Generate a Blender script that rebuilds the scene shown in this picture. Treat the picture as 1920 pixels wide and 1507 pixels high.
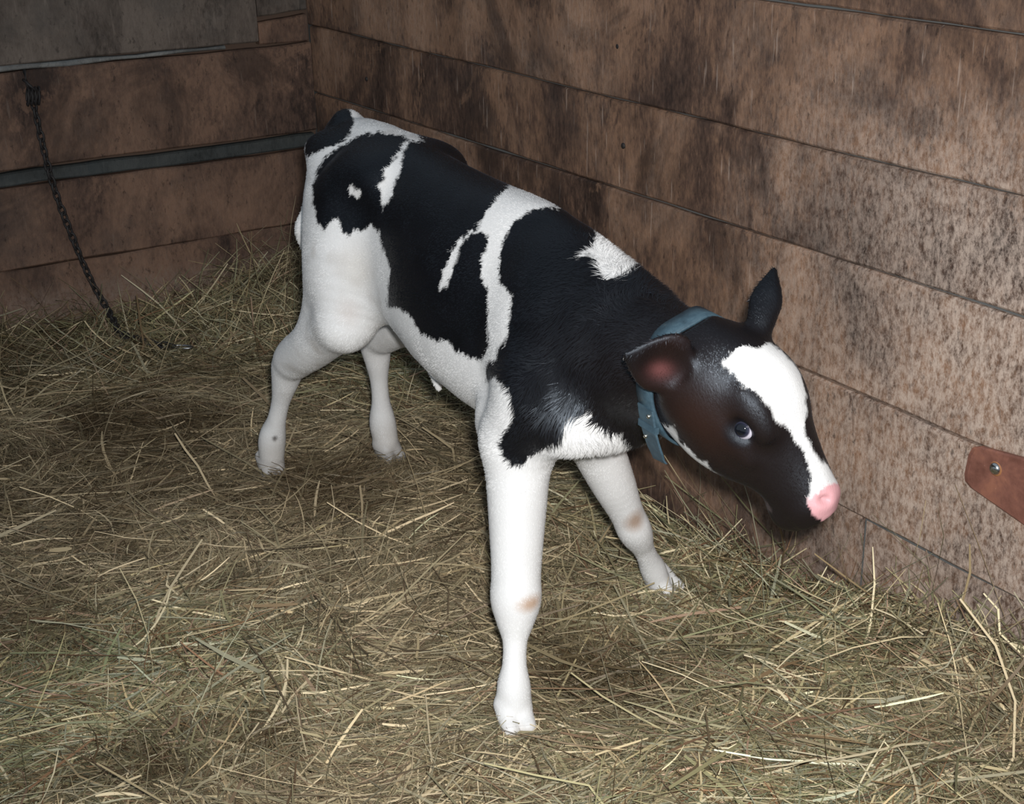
import bpy, math, random
import numpy as np
from mathutils import Vector, Matrix

# ------------------------------------------------------------------ camera
SC = bpy.context.scene
COL = SC.collection
for o in list(bpy.data.objects):
    bpy.data.objects.remove(o)
PIX_F, PIX_W, PIX_H = 2700.0, 1920.0, 1507.0
CAM_Z = 1.3
PITCH, ROLL, YAW = (math.radians(a) for a in (22.0, -1.2, 31.0))
CF = np.array([math.sin(YAW) * math.cos(PITCH), math.cos(YAW) * math.cos(PITCH), -math.sin(PITCH)])
_r = np.array([math.cos(YAW), -math.sin(YAW), 0.0])
_u = np.cross(_r, CF)
CR = math.cos(ROLL) * _r + math.sin(ROLL) * _u
CU = -math.sin(ROLL) * _r + math.cos(ROLL) * _u
CO = np.array([0.0, 0.0, CAM_Z])
cd = bpy.data.cameras.new('camera')
cam = bpy.data.objects.new('camera', cd)
COL.objects.link(cam)
cd.sensor_fit = 'HORIZONTAL'
cd.sensor_width = 36.0
cd.lens = PIX_F / PIX_W * 36.0
cd.clip_start = 0.05
cam.matrix_world = Matrix(((CR[0], CU[0], -CF[0], CO[0]), (CR[1], CU[1], -CF[1], CO[1]), (CR[2], CU[2], -CF[2], CO[2]), (0, 0, 0, 1)))
SC.camera = cam


def project(P):
    v = np.asarray(P) - CO
    d = v @ CF
    return 960 + PIX_F * (v @ CR) / d, 753.5 - PIX_F * (v @ CU) / d


def ray(x, y):
    return CR * (x - 960) / PIX_F + CU * (753.5 - y) / PIX_F + CF


def on_z(x, y, z=0.0):
    d = ray(x, y)
    return CO + d * (z - CAM_Z) / d[2]


def on_x(x, y, X):
    d = ray(x, y)
    return CO + d * X / d[0]


def on_y(x, y, Y):
    d = ray(x, y)
    return CO + d * Y / d[1]


# ------------------------------------------------------------------ light
world = bpy.data.worlds.new('world')
SC.world = world
world.use_nodes = True
bg = world.node_tree.nodes['Background']
bg.inputs[0].default_value = (0.74, 0.87, 1.0, 1)
bg.inputs[1].default_value = 0.20

fl = bpy.data.lights.new('camera_flash_offscreen', 'SPOT')
fl.energy = 142.0
fl.color = (1.0, 0.97, 0.94)
fl.shadow_soft_size = 0.03
fl.spot_size = math.radians(78)
fl.spot_blend = 1.0
flash = bpy.data.objects.new('camera_flash_offscreen', fl)
COL.objects.link(flash)
flash.location = CO + CR * 0.04 + CU * 0.06
flash.rotation_euler = Vector(CF).to_track_quat('-Z', 'Y').to_euler()

SC.view_settings.view_transform = 'Standard'
SC.view_settings.look = 'None'
SC.view_settings.gamma = 1.0
SC.view_settings.use_curve_mapping = False
SC.view_settings.exposure = 0.95


# ------------------------------------------------------------------ helpers
def mesh_obj(name, verts, faces, mat=None, parent=None, smooth=False):
    me = bpy.data.meshes.new(name)
    verts = np.asarray(verts, dtype=np.float32)
    if isinstance(faces, np.ndarray):
        nf, k = faces.shape
        me.vertices.add(len(verts))
        me.vertices.foreach_set('co', verts.ravel())
        me.loops.add(nf * k)
        me.loops.foreach_set('vertex_index', faces.astype(np.int32).ravel())
        me.polygons.add(nf)
        me.polygons.foreach_set('loop_start', np.arange(0, nf * k, k, dtype=np.int32))
        me.update(calc_edges=True)
    else:
        me.from_pydata(verts.tolist(), [], faces)
        me.update()
    if smooth:
        me.polygons.foreach_set('use_smooth', np.ones(len(me.polygons), dtype=bool))
    o = bpy.data.objects.new(name, me)
    COL.objects.link(o)
    if mat:
        me.materials.append(mat)
    if parent:
        o.parent = parent
    return o


def empty(name, loc):
    o = bpy.data.objects.new(name, None)
    o.empty_display_size = 0.05
    COL.objects.link(o)
    o.location = loc
    return o


def tag(o, label=None, cat=None, group=None, kind=None):
    for k, v in (('label', label), ('category', cat), ('group', group), ('kind', kind)):
        if v:
            o[k] = v
    return o


def set_color(me, name, rgb):
    a = me.color_attributes.new(name, 'FLOAT_COLOR', 'POINT')
    c = np.ones((len(rgb), 4), dtype=np.float32)
    c[:, :3] = rgb
    a.data.foreach_set('color', c.ravel())


class NT:
    """small node-tree builder"""

    def __init__(self, name):
        self.m = bpy.data.materials.new(name)
        self.m.use_nodes = True
        self.t = self.m.node_tree
        self.b = self.t.nodes['Principled BSDF']

    def n(self, kind, **kw):
        nd = self.t.nodes.new(kind)
        for k, v in kw.items():
            if k.startswith('_'):
                setattr(nd, k[1:], v)
            else:
                key = int(k[1:]) if k[0] == 'i' and k[1:].isdigit() else k
                s = nd.inputs[key]
                if hasattr(v, 'is_output'):
                    self.t.links.new(v, s)
                else:
                    s.default_value = v
        return nd

    def link(self, a, b):
        self.t.links.new(a, b)

    def ramp(self, fac, stops):
        nd = self.t.nodes.new('ShaderNodeValToRGB')
        el = nd.color_ramp.elements
        while len(el) < len(stops):
            el.new(0.5)
        for e, (p, c) in zip(el, stops):
            e.position = p
            e.color = (*c, 1) if len(c) == 3 else c
        self.link(fac, nd.inputs[0])
        return nd.outputs[0]

    def mix(self, fac, a, b, blend='MIX'):
        nd = self.t.nodes.new('ShaderNodeMix')
        nd.data_type = 'RGBA'
        nd.blend_type = blend
        for i, v in ((0, fac), (6, a), (7, b)):
            if hasattr(v, 'is_output'):
                self.link(v, nd.inputs[i])
            elif i == 0:
                nd.inputs[0].default_value = v
            else:
                nd.inputs[i].default_value = (*v, 1)
        return nd.outputs[2]

    def math(self, op, a, b=0.0, clamp=False):
        nd = self.t.nodes.new('ShaderNodeMath')
        nd.operation = op
        nd.use_clamp = clamp
        for i, v in ((0, a), (1, b)):
            if hasattr(v, 'is_output'):
                self.link(v, nd.inputs[i])
            else:
                nd.inputs[i].default_value = v
        return nd.outputs[0]

    def noise(self, vec, scale, detail=6, rough=0.6, dist=0.0):
        return self.n('ShaderNodeTexNoise', Vector=vec, Scale=scale, Detail=detail, Roughness=rough, Distortion=dist).outputs[0]

    def mapping(self, vec, scale=(1, 1, 1), loc=(0, 0, 0)):
        return self.n('ShaderNodeMapping', Vector=vec, Scale=scale, Location=loc).outputs[0]

    def bump(self, h, strength=0.3, dist=0.005):
        nd = self.n('ShaderNodeBump', Strength=strength, Distance=dist, Height=h)
        self.link(nd.outputs[0], self.b.inputs['Normal'])


def simple_mat(name, col, rough=0.6, metal=0.0, spec=0.5):
    q = NT(name)
    q.b.inputs['Base Color'].default_value = (*col, 1)
    q.b.inputs['Roughness'].default_value = rough
    q.b.inputs['Metallic'].default_value = metal
    q.b.inputs['Specular IOR Level'].default_value = spec
    return q.m


def vnoise(P, seed=0):
    """cheap smooth value noise on (N,3) points, about -1..1"""
    P = np.asarray(P, dtype=np.float64)
    i = np.floor(P).astype(np.int64)
    f = P - i
    f = f * f * (3 - 2 * f)

    def h(a, b, c):
        n = (a * 374761393 + b * 668265263 + c * 2147483647 + seed * 974711) & 0x7fffffff
        n = ((n ^ (n >> 13)) * 1274126177) & 0x7fffffff
        n = (n ^ (n >> 16)) & 0xffff
        return n / 32767.5 - 1.0
    out = 0
    for dx in (0, 1):
        for dy in (0, 1):
            for dz in (0, 1):
                w = (f[:, 0] if dx else 1 - f[:, 0]) * (f[:, 1] if dy else 1 - f[:, 1]) * (f[:, 2] if dz else 1 - f[:, 2])
                out = out + w * h(i[:, 0] + dx, i[:, 1] + dy, i[:, 2] + dz)
    return out


# ------------------------------------------------------------------ stall walls
WX, WY = 1.65, 3.80


def wood_mat(name, dark, mid, tan, pale, along, wear, wear_lo, seed=0.0, stretch=4.0):
    """rough-sawn, scuffed boards; 'wear' = how far pale rubbing has spread"""
    q = NT(name)
    tc = q.n('ShaderNodeTexCoord').outputs['Object']
    rnd = q.n('ShaderNodeObjectInfo').outputs['Random']
    off = q.n('ShaderNodeCombineXYZ', X=q.math('MULTIPLY', rnd, .7), Y=q.math('MULTIPLY', rnd, 1.3), Z=q.math('MULTIPLY', rnd, .4)).outputs[0]
    v = q.n('ShaderNodeVectorMath', _operation='ADD', i0=tc, i1=off).outputs[0]
    vert = (1, 1, 1.0 / 2.2)
    big = q.noise(q.mapping(v, (1, 1, .75), (seed, 0, 0)), 3.4, 5, .62, .6)
    med = q.noise(q.mapping(v, vert, (seed, 3, 0)), 14, 6, .70, .3)
    fine = q.noise(q.mapping(v, (1, 1, .40)), 110, 5, .72)
    speck = q.noise(q.mapping(v, (1, 1, .60)), 85, 7, .84)
    bigc = q.n('ShaderNodeMapRange', Value=big, i1=.30, i2=.70, i3=0.0, i4=1.0).outputs[0]
    tone = q.math('ADD', q.math('MULTIPLY', bigc, .40), q.math('ADD', q.math('MULTIPLY', med, .52), q.math('MULTIPLY', fine, .46)))
    lite = [(m_ + t_) / 2 for m_, t_ in zip(mid, tan)]
    col = q.ramp(tone, [(.48, dark), (.62, mid), (.74, lite), (.88, tan)])
    # bare, rubbed-through patches with hard edges, and dark old stains
    bare = q.ramp(q.math('ADD', q.noise(q.mapping(v, (1, 1, 1.2), (2 + seed, 8, 1)), 2.9, 7, .62, 1.2), q.math('MULTIPLY', q.math('SUBTRACT', fine, .5), .25)), [(.555, (0, 0, 0)), (.60, (1, 1, 1))])
    col = q.mix(q.math('MULTIPLY', bare, .48), col, tan)
    stain = q.ramp(q.math('ADD', q.noise(q.mapping(v, (1, 1, .9), (11 + seed, 1, 4)), 2.6, 6, .66, .8), q.math('MULTIPLY', q.math('SUBTRACT', med, .5), .35)), [(.53, (0, 0, 0)), (.64, (1, 1, 1))])
    col = q.mix(q.math('MULTIPLY', stain, .72), col, dark)
    # grey film of dirt
    film = q.ramp(q.noise(q.mapping(v, (1, 1, 1), (7 + seed, 2, 5)), 5.5, 6, .65), [(.50, (0, 0, 0)), (.68, (1, 1, 1))])
    col = q.mix(q.math('MULTIPLY', film, .45), col, (dark[0] * 1.5, dark[1] * 1.9, dark[2] * 2.2))
    # rubbed, pale, speckled zone
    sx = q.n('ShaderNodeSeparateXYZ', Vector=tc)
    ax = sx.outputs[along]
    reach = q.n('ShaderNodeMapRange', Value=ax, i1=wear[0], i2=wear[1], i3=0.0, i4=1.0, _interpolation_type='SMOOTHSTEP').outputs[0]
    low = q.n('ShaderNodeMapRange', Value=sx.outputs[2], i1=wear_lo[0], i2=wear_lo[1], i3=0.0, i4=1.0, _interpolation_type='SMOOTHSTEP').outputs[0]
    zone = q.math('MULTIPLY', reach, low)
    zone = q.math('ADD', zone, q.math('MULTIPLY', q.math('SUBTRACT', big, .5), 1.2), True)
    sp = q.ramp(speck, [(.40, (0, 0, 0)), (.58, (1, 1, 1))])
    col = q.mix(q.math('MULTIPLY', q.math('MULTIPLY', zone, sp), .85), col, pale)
    # dark pits
    pit = q.ramp(q.noise(q.mapping(v, (1, 1, .5)), 75, 4, .7), [(.30, (1, 1, 1)), (.41, (0, 0, 0))])
    col = q.mix(q.math('MULTIPLY', pit, .65), col, (dark[0] * .6, dark[1] * .6, dark[2] * .6))
    # thin scratches
    scr = q.ramp(q.noise(q.mapping(v, (1, 1, .09)), 130, 2, .5), [(.66, (0, 0, 0)), (.74, (1, 1, 1))])
    col = q.mix(q.math('MULTIPLY', scr, .30), col, pale)
    q.link(col, q.b.inputs['Base Color'])
    q.b.inputs['Roughness'].default_value = .72
    q.b.inputs['Specular IOR Level'].default_value = .3
    q.bump(q.math('ADD', q.math('MULTIPLY', med, .6), q.math('ADD', fine, speck)), .45, .004)
    return q.m


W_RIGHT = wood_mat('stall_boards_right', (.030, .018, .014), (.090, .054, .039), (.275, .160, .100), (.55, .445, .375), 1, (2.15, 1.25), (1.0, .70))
W_LEFT = wood_mat('stall_boards_left', (.030, .018, .014), (.090, .054, .039), (.190, .112, .075), (.20, .15, .12), 0, (3.0, 2.0), (.2, .1), 4.0)
W_GREY = wood_mat('stall_boards_grey', (.040, .031, .025), (.088, .070, .058), (.145, .118, .098), (.20, .165, .14), 0, (3.0, 2.0), (.2, .1), 9.0)
BACK = simple_mat('backing_board', (.085, .055, .040), .95)
BATTEN = wood_mat('batten_weathered', (.020, .023, .023), (.040, .045, .045), (.062, .068, .067), (.10, .105, .10), 0, (3, 2), (.2, .1), 2.0)

LIT_EDGE = wood_mat('lit_edge_strip', (.07, .07, .068), (.14, .14, .135), (.21, .21, .20), (.28, .28, .27), 0, (3, 2), (.2, .1), 6.0)  # pale tones paint in light catching a board's top edge


def plank(parent, mat, side, a0, a1, z0a, z0b, z1a, z1b, face=0.0, thick=.032, name='plank', seed=0, cham=.0035, rough=.0016):
    """a board; side 'r': runs along y on the right wall, side 'l': along x on the left wall. z's at both ends; face = how far it stands proud"""
    nst = max(3, int(abs(a1 - a0) / .06))
    vs = []
    r = random.Random(seed)
    ph = [r.uniform(0, 6.28) for _ in range(6)]
    for i in range(nst + 1):
        t = i / nst
        a = a0 + (a1 - a0) * t
        j0 = rough * (math.sin(a * 9 + ph[0]) + .6 * math.sin(a * 31 + ph[1]) + .5 * math.sin(a * 77 + ph[2]))
        j1 = rough * (math.sin(a * 8 + ph[3]) + .6 * math.sin(a * 27 + ph[4]) + .5 * math.sin(a * 71 + ph[5]))
        zb, zt = z0a + (z0b - z0a) * t + j0, z1a + (z1b - z1a) * t + j1
        warp = .0015 * math.sin(a * 3 + ph[2])
        for d, z in ((-thick, zb), (-cham * .8, zb), (0, zb + cham), (0, zt - cham), (-cham * 1.4, zt), (-thick, zt)):
            dd = face + d + (warp if d > -thick else 0)
            vs.append((WX - dd, a, z) if side == 'r' else (a, WY - dd, z))
    fs = []
    for i in range(nst):
        for j in range(6):
            p, p2 = i * 6 + j, i * 6 + (j + 1) % 6
            fs.append((p, p2, p2 + 6, p + 6) if side == 'l' else (p, p + 6, p2 + 6, p2))
    e = nst * 6
    fs += [tuple(range(5, -1, -1)), tuple(range(e, e + 6))] if side == 'l' else [tuple(range(6)), tuple(range(e + 5, e - 1, -1))]
    return mesh_obj(name, vs, fs, mat, parent)


def slab(name, lo, hi, mat):
    x0, y0, z0 = lo
    x1, y1, z1 = hi
    vs = [(x0, y0, z0), (x1, y0, z0), (x1, y1, z0), (x0, y1, z0), (x0, y0, z1), (x1, y0, z1), (x1, y1, z1), (x0, y1, z1)]
    fs = [(0, 3, 2, 1), (4, 5, 6, 7), (0, 1, 5, 4), (1, 2, 6, 5), (2, 3, 7, 6), (3, 0, 4, 7)]
    o = mesh_obj(name, vs, fs, mat)
    return tag(o, kind='structure')


SEAM = simple_mat('seam_dust', (.10, .105, .105), .95)
wall_right = slab('wall_right', (WX + .0125, -.6, -.12), (WX + .075, 3.90, 1.68), SEAM)
wall_left = slab('wall_left', (-2.7, WY + .034, -.12), (WX + .03, WY + .075, 1.68), BACK)
YF, YN = 3.795, -.55
G = .0022
# right wall, seams as measured (far end, near end)
seams_r = [(-.10, -.10), (.178, .176), (.402, .392), (.598, .632), (.784, .798), (1.012, 1.014), (1.235, 1.240), (1.455, 1.460), (1.66, 1.66)]
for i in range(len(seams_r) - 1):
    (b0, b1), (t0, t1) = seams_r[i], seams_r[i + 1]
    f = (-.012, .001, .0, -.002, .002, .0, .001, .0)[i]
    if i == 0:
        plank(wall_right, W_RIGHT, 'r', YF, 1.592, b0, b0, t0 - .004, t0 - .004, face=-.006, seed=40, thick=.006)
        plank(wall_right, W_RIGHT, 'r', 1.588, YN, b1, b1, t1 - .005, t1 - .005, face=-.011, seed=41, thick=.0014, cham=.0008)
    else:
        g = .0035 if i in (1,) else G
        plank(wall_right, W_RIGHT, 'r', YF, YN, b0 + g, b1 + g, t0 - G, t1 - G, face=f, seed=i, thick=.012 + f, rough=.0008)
# left wall
seams_l = [(-.10, -.10), (.226, .226), (.460, .442), (.745, .742), (.985, .985), (1.22, 1.22), (1.45, 1.45), (1.66, 1.66)]
XA, XB = -2.65, WX - .002
plank(wall_left, W_LEFT, 'l', XA, XB, -.10, -.10, .2265, .2265, face=.001, seed=21)
plank(wall_left, W_LEFT, 'l', XA, XB, .229, .229, .462, .438, face=0.0, seed=22)
plank(wall_left, BATTEN, 'l', XA, XB, .466, .442, .482, .480, face=-.010, name='batten', seed=23, cham=.004)
plank(wall_left, W_LEFT, 'l', XA, XB, .494, .493, .742, .735, face=.010, seed=24)
plank(wall_left, LIT_EDGE, 'l', XA, 1.40, .7425, .740, .753, .750, face=.006, name='batten', seed=25, cham=.003)  # added thin strip, coloured as the lit top edge of the board below
plank(wall_left, W_GREY, 'l', XA, 1.50, .7545, .7515, .985, .985, face=-.002, seed=26)
plank(wall_left, W_LEFT, 'l', 1.503, XB, .742, .740, .800, .810, face=-.004, seed=27, name='plank')
plank(wall_left, W_GREY, 'l', 1.503, XB, .815, .824, .985, .985, face=-.006, seed=28)
plank(wall_left, W_GREY, 'l', XA, XB, .992, .992, 1.22, 1.22, seed=29)
plank(wall_left, W_LEFT, 'l', XA, XB, 1.225, 1.225, 1.45, 1.45, seed=30)
plank(wall_left, W_LEFT, 'l', XA, XB, 1.455, 1.455, 1.66, 1.66, seed=31)


def dome(name, c, axis, r, h, mat, parent=None, seg=20, rings=5, flange=None):
    axis = np.array(axis, float)
    s = np.cross(axis, (0, 0, 1.))
    s /= np.linalg.norm(s)
    t = np.cross(axis, s)
    vs, fs = [], []
    prof = [(r * math.cos(a), h * math.sin(a)) for a in np.linspace(0, math.pi / 2 * .94, rings)]
    prof = ([(flange, -.001), (flange, .0016), (r * 1.02, .0018)] if flange else [(r, -.002)]) + prof
    for rr, hh in prof:
        for j in range(seg):
            b = 2 * math.pi * j / seg
            vs.append(np.array(c) + axis * hh + (s * math.cos(b) + t * math.sin(b)) * rr)
    for i in range(len(prof) - 1):
        for j in range(seg):
            fs.append((i * seg + j, i * seg + (j + 1) % seg, i * seg + seg + (j + 1) % seg, i * seg + seg + j))
    fs.append(tuple(range((len(prof) - 1) * seg, len(prof) * seg)))
    return mesh_obj(name, np.array(vs), fs, mat, parent, True)


STEEL = simple_mat('bolt_steel', (.58, .60, .60), .22, 1.0)
IRON = simple_mat('dull_iron', (.022, .020, .020), .65, .3)
dome('screw_head', (WX - .001, 1.406, .893), (-1, 0, 0), .0125, .0014, simple_mat('old_screw', (.055, .045, .042), .8, 0), wall_right, 16, 4)
for k, (yy, zz) in enumerate(((1.30, .91), (2.30, .70), (2.32, .89), (3.45, .68), (3.42, .50))):
    dome('screw_head', (WX - .001, yy, zz), (-1, 0, 0), .006, .002, IRON, wall_right, 10, 3)


# ------------------------------------------------------------------ rusty-red leather hinge strap bolted to the boards
def leather():
    root = empty('leather_strap', (WX, 1.318, .370))
    tag(root, 'rust-brown leather strap bolted flat to the right boards', 'strap')
    out = [(1.352, .4005), (1.366, .394), (1.3725, .380), (1.3765, .345), (1.374, .334), (1.362, .327), (1.265, .3085), (1.150, .285), (1.02, .262), (.97, .262), (.955, .275), (.950, .40),
           (.960, .435), (.985, .445), (1.02, .444), (1.15, .428), (1.275, .4105)]
    o = np.array(root.location)
    n = len(out)
    vs = [(WX - .0005 - o[0], y - o[1], z - o[2]) for y, z in out] + [(WX - .0060 - o[0], y - o[1], z - o[2]) for y, z in out]
    cy, cz = np.mean(out, axis=0)
    vs += [(WX - .0080 - o[0], cy + (y - cy) * .965 - o[1], cz + (z - cz) * .955 - o[2]) for y, z in out]
    fs = []
    for i in range(n):
        j = (i + 1) % n
        fs += [(i, j, n + j, n + i), (n + i, n + j, 2 * n + j, 2 * n + i)]
    fs.append(tuple(range(2 * n, 3 * n)))
    q = NT('rust_leather')
    tc = q.n('ShaderNodeTexCoord').outputs['Object']
    a = q.noise(tc, 16, 6, .65)
    b = q.noise(tc, 70, 5, .7)
    col = q.ramp(q.math('ADD', q.math('MULTIPLY', a, .7), q.math('MULTIPLY', b, .3)), [(.36, (.125, .050, .036)), (.5, (.20, .085, .062)), (.62, (.27, .115, .075))])
    chip = q.ramp(q.noise(tc, 130, 3, .6), [(.70, (0, 0, 0)), (.76, (1, 1, 1))])
    col = q.mix(chip, col, (.55, .36, .30))
    q.link(col, q.b.inputs['Base Color'])
    q.b.inputs['Roughness'].default_value = .5
    q.bump(b, .3, .003)
    mesh_obj('strap', vs, fs, q.m, root)
    w = dome('washer', np.array((WX - .0078, 1.3175, .3765)) - o, (-1, 0, 0), .0125, .0012, simple_mat('rust_ring', (.30, .13, .05), .8), root, 20, 3)
    bt = dome('bolt', np.array((WX - .0085, 1.318, .377)) - o, (-1, 0, 0), .0098, .0062, STEEL, root, 20, 6)
    bt['label'] = 'shiny domed steel bolt'


leather()


# ------------------------------------------------------------------ tether chain on the left wall
def tube(path, r, seg=8, closed=False):
    path = np.array(path, float)
    n = len(path)
    vs, fs = [], []
    for i in range(n):
        t = path[(i + 1) % n] - path[i - 1] if closed else path[min(i + 1, n - 1)] - path[max(i - 1, 0)]
        t = t / np.linalg.norm(t)
        ref = np.array((0, 0, 1.)) if abs(t[2]) < .9 else np.array((0, 1., 0))
        a = np.cross(t, ref)
        a /= np.linalg.norm(a)
        b = np.cross(t, a)
        rr = r[i] if hasattr(r, '__len__') else r
        for j in range(seg):
            w = 2 * math.pi * j / seg
            vs.append(path[i] + rr * (a * math.cos(w) + b * math.sin(w)))
    for i in range(n if closed else n - 1):
        k = (i + 1) % n
        for j in range(seg):
            fs.append((i * seg + j, i * seg + (j + 1) % seg, k * seg + (j + 1) % seg, k * seg + j))
    if not closed:
        fs += [tuple(range(seg - 1, -1, -1)), tuple(range((n - 1) * seg, n * seg))]
    return np.array(vs), fs


CLIP = simple_mat('clip_steel', (.30, .31, .32), .4, 1.0)


CHAIN_LIE = []


def tether():
    base = np.array((.868, WY - .03, .68))
    root = empty('tether_chain', base)
    tag(root, 'dark iron tether chain hanging down the left boards into the straw', 'chain')
    y = WY - .022
    pts = [on_y(62, 190, y), on_y(72, 235, y), on_y(82, 280, y), on_y(93, 325, y), on_y(109, 375, y), on_y(130, 430, y), on_y(152, 485, y), on_y(175, 535, y), on_y(203, 582, y - .01),
           on_bed(222, 606), on_bed(240, 622), on_bed(265, 637), on_bed(290, 644), on_bed(315, 648), on_bed(335, 650)]
    P = np.array(pts)
    c = np.concatenate([[0], np.cumsum(np.linalg.norm(np.diff(P, axis=0), axis=1))])
    pitch, r = .0200, .0032
    s = np.arange(0, c[-1], pitch)
    Q = np.stack([np.interp(s, c, P[:, k]) for k in range(3)], 1)
    # one link, shared
    hl, hw = pitch / 2 + r * .9, .0080
    path = []
    for i in range(16):
        w = 2 * math.pi * i / 16
        path.append((max(-1, min(1, math.cos(w) * 1.25)) * hl, math.sin(w) * hw, 0))
    v, f = tube(path, r, 6, True)
    proto = None
    for i in range(len(Q) - 1):
        d = Q[i + 1] - Q[i]
        d /= np.linalg.norm(d)
        ref = np.array((0, -1., 0)) if abs(d[2]) > .4 else np.array((0, 0, 1.))
        a = np.cross(d, ref)
        a /= np.linalg.norm(a)
        b = np.cross(d, a)
        w = math.radians(45 + 90 * (i % 2) + random.Random(i).uniform(-14, 14))
        a2, b2 = a * math.cos(w) + b * math.sin(w), -a * math.sin(w) + b * math.cos(w)
        m = (Q[i] + Q[i + 1]) / 2 - base
        if proto is None:
            proto = mesh_obj('link', v, f, IRON, root, True)
            o = proto
        else:
            o = proto.copy()
            COL.objects.link(o)
            o.parent = root
        o.matrix_local = Matrix(((d[0], a2[0], b2[0], m[0]), (d[1], a2[1], b2[1], m[1]), (d[2], a2[2], b2[2], m[2]), (0, 0, 0, 1)))
    # staple driven into the board, with the turns of chain wound on it
    st = [np.array((x, yy, z)) for x, yy, z in ((-.012, .030, .035), (-.012, .0, .035), (-.008, -.012, .028), (.006, -.012, .012), (.010, .0, .004), (.010, .030, .004))]
    mesh_obj('staple', *tube(st, .0035, 8), IRON, root, True)
    for k in range(4):
        cx = -.012 + .009 * k
        lp = [np.array((cx + .003 * math.sin(w), -.004 + .011 * math.cos(w), -.004 + .022 * math.sin(w))) for w in np.linspace(0, 2 * math.pi, 15)[:-1]]
        mesh_obj('wound_turn', *tube(lp, .0030, 6, True), IRON, root, True)
    hk = [on_y(45, 128, WY + .01) - base, on_y(46, 135, WY - .018) - base, on_y(50, 155, WY - .020) - base, on_y(56, 172, WY - .022) - base]
    mesh_obj('hanger', *tube(hk, .004, 8), IRON, root, True)
    # snap clip on the free end
    e = Q[-1] - base
    d = on_bed(372, 652) - Q[-1]
    CHAIN_LIE.extend([q_ for q_ in Q if q_[2] < .13] + [Q[-1] + d / np.linalg.norm(d) * k_ for k_ in (.012, .024, .036, .050)])
    d /= np.linalg.norm(d)
    sd = np.cross(d, (0, 0, 1.))
    lp = [e + d * (.024 + .026 * math.cos(w)) + sd * .011 * math.sin(w) for w in np.linspace(0, 2 * math.pi, 21)[:-1]]
    cl = mesh_obj('snap_clip', *tube(lp, .0032, 8, True), CLIP, root, True)
    cl['label'] = 'bright steel snap clip'
    mesh_obj('swivel', *tube([e - d * .008, e, e + d * .004], [.0045, .0055, .004], 10), STEEL, root, True)

# ------------------------------------------------------------------ the calf: one distance field, one skin
GH = 0.0032
G0 = np.array([0.86, 1.06, -0.03])
G1 = np.array([1.47, 2.82, 0.87])
GN = np.ceil((G1 - G0) / GH).astype(int)
V = np.full(tuple(GN), 0.06, dtype=np.float32)


def region(lo, hi, pad=0.05):
    a = np.clip(np.floor((np.asarray(lo) - pad - G0) / GH).astype(int), 0, GN)
    b = np.clip(np.ceil((np.asarray(hi) + pad - G0) / GH).astype(int), 0, GN)
    sl = tuple(slice(i, j) for i, j in zip(a, b))
    ax = [(G0[k] + GH * np.arange(a[k], b[k])).astype(np.float32) for k in range(3)]
    return sl, np.meshgrid(*ax, indexing='ij', sparse=True)


def blend(sl, d, k):
    a = V[sl]
    h = np.maximum(k - np.abs(a - d), 0) / k
    V[sl] = np.minimum(a, d) - h * h * k * 0.25


def carve(sl, d, k):
    a = V[sl]
    d = -d
    h = np.maximum(k - np.abs(a - d), 0) / k
    V[sl] = np.maximum(a, d) + h * h * k * 0.25


def cone(p, q, ra, rb, k=0.03):
    """round cone between two joints"""
    p, q = np.array(p, float), np.array(q, float)
    m = max(ra, rb)
    sl, (X, Y, Z) = region(np.minimum(p, q) - m, np.maximum(p, q) + m)
    e = q - p
    L2 = float(e @ e)
    t = np.clip(((X - p[0]) * e[0] + (Y - p[1]) * e[1] + (Z - p[2]) * e[2]) / L2, 0, 1)
    d = np.sqrt((X - p[0] - t * e[0]) ** 2 + (Y - p[1] - t * e[1]) ** 2 + (Z - p[2] - t * e[2]) ** 2) - (ra + (rb - ra) * t)
    blend(sl, d, k)


def spl(ts, vs, t):
    """smooth (monotone-ish Hermite) interpolation of station values"""
    ts = np.asarray(ts, float)
    vs = np.asarray(vs, float)
    m = np.gradient(vs, ts)
    i = np.clip(np.searchsorted(ts, t) - 1, 0, len(ts) - 2)
    h = ts[i + 1] - ts[i]
    u = np.clip((t - ts[i]) / h, 0, 1)
    return ((2 * u ** 3 - 3 * u ** 2 + 1) * vs[i] + (u ** 3 - 2 * u ** 2 + u) * h * m[i]
            + (-2 * u ** 3 + 3 * u ** 2) * vs[i + 1] + (u ** 3 - u ** 2) * h * m[i + 1])


def chain(pts, k=0.025, sub=6):
    """smooth tapered limb through joints (point, radius)"""
    P = np.array([p for p, _ in pts], float)
    R = np.array([r for _, r in pts], float)
    c = np.concatenate([[0], np.cumsum(np.linalg.norm(np.diff(P, axis=0), axis=1))])
    tt = np.unique(np.concatenate([np.linspace(u, v, sub + 1) for u, v in zip(c[:-1], c[1:])]))
    if len(pts) > 2:
        Q = np.stack([spl(c, P[:, j], tt) for j in range(3)], 1)
        r = spl(c, R, tt)
    else:
        Q = np.stack([np.interp(tt, c, P[:, j]) for j in range(3)], 1)
        r = np.interp(tt, c, R)
    m = r.max()
    sl, (X, Y, Z) = region(Q.min(0) - m, Q.max(0) + m)
    best = None
    for p, q, ra, rb in zip(Q[:-1], Q[1:], r[:-1], r[1:]):
        e = q - p
        t = np.clip(((X - p[0]) * e[0] + (Y - p[1]) * e[1] + (Z - p[2]) * e[2]) / float(e @ e), 0, 1)
        d = np.sqrt((X - p[0] - t * e[0]) ** 2 + (Y - p[1] - t * e[1]) ** 2 + (Z - p[2] - t * e[2]) ** 2) - (ra + (rb - ra) * t)
        best = d if best is None else np.minimum(best, d, out=best)
    blend(sl, best.astype(np.float32), k)


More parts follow.
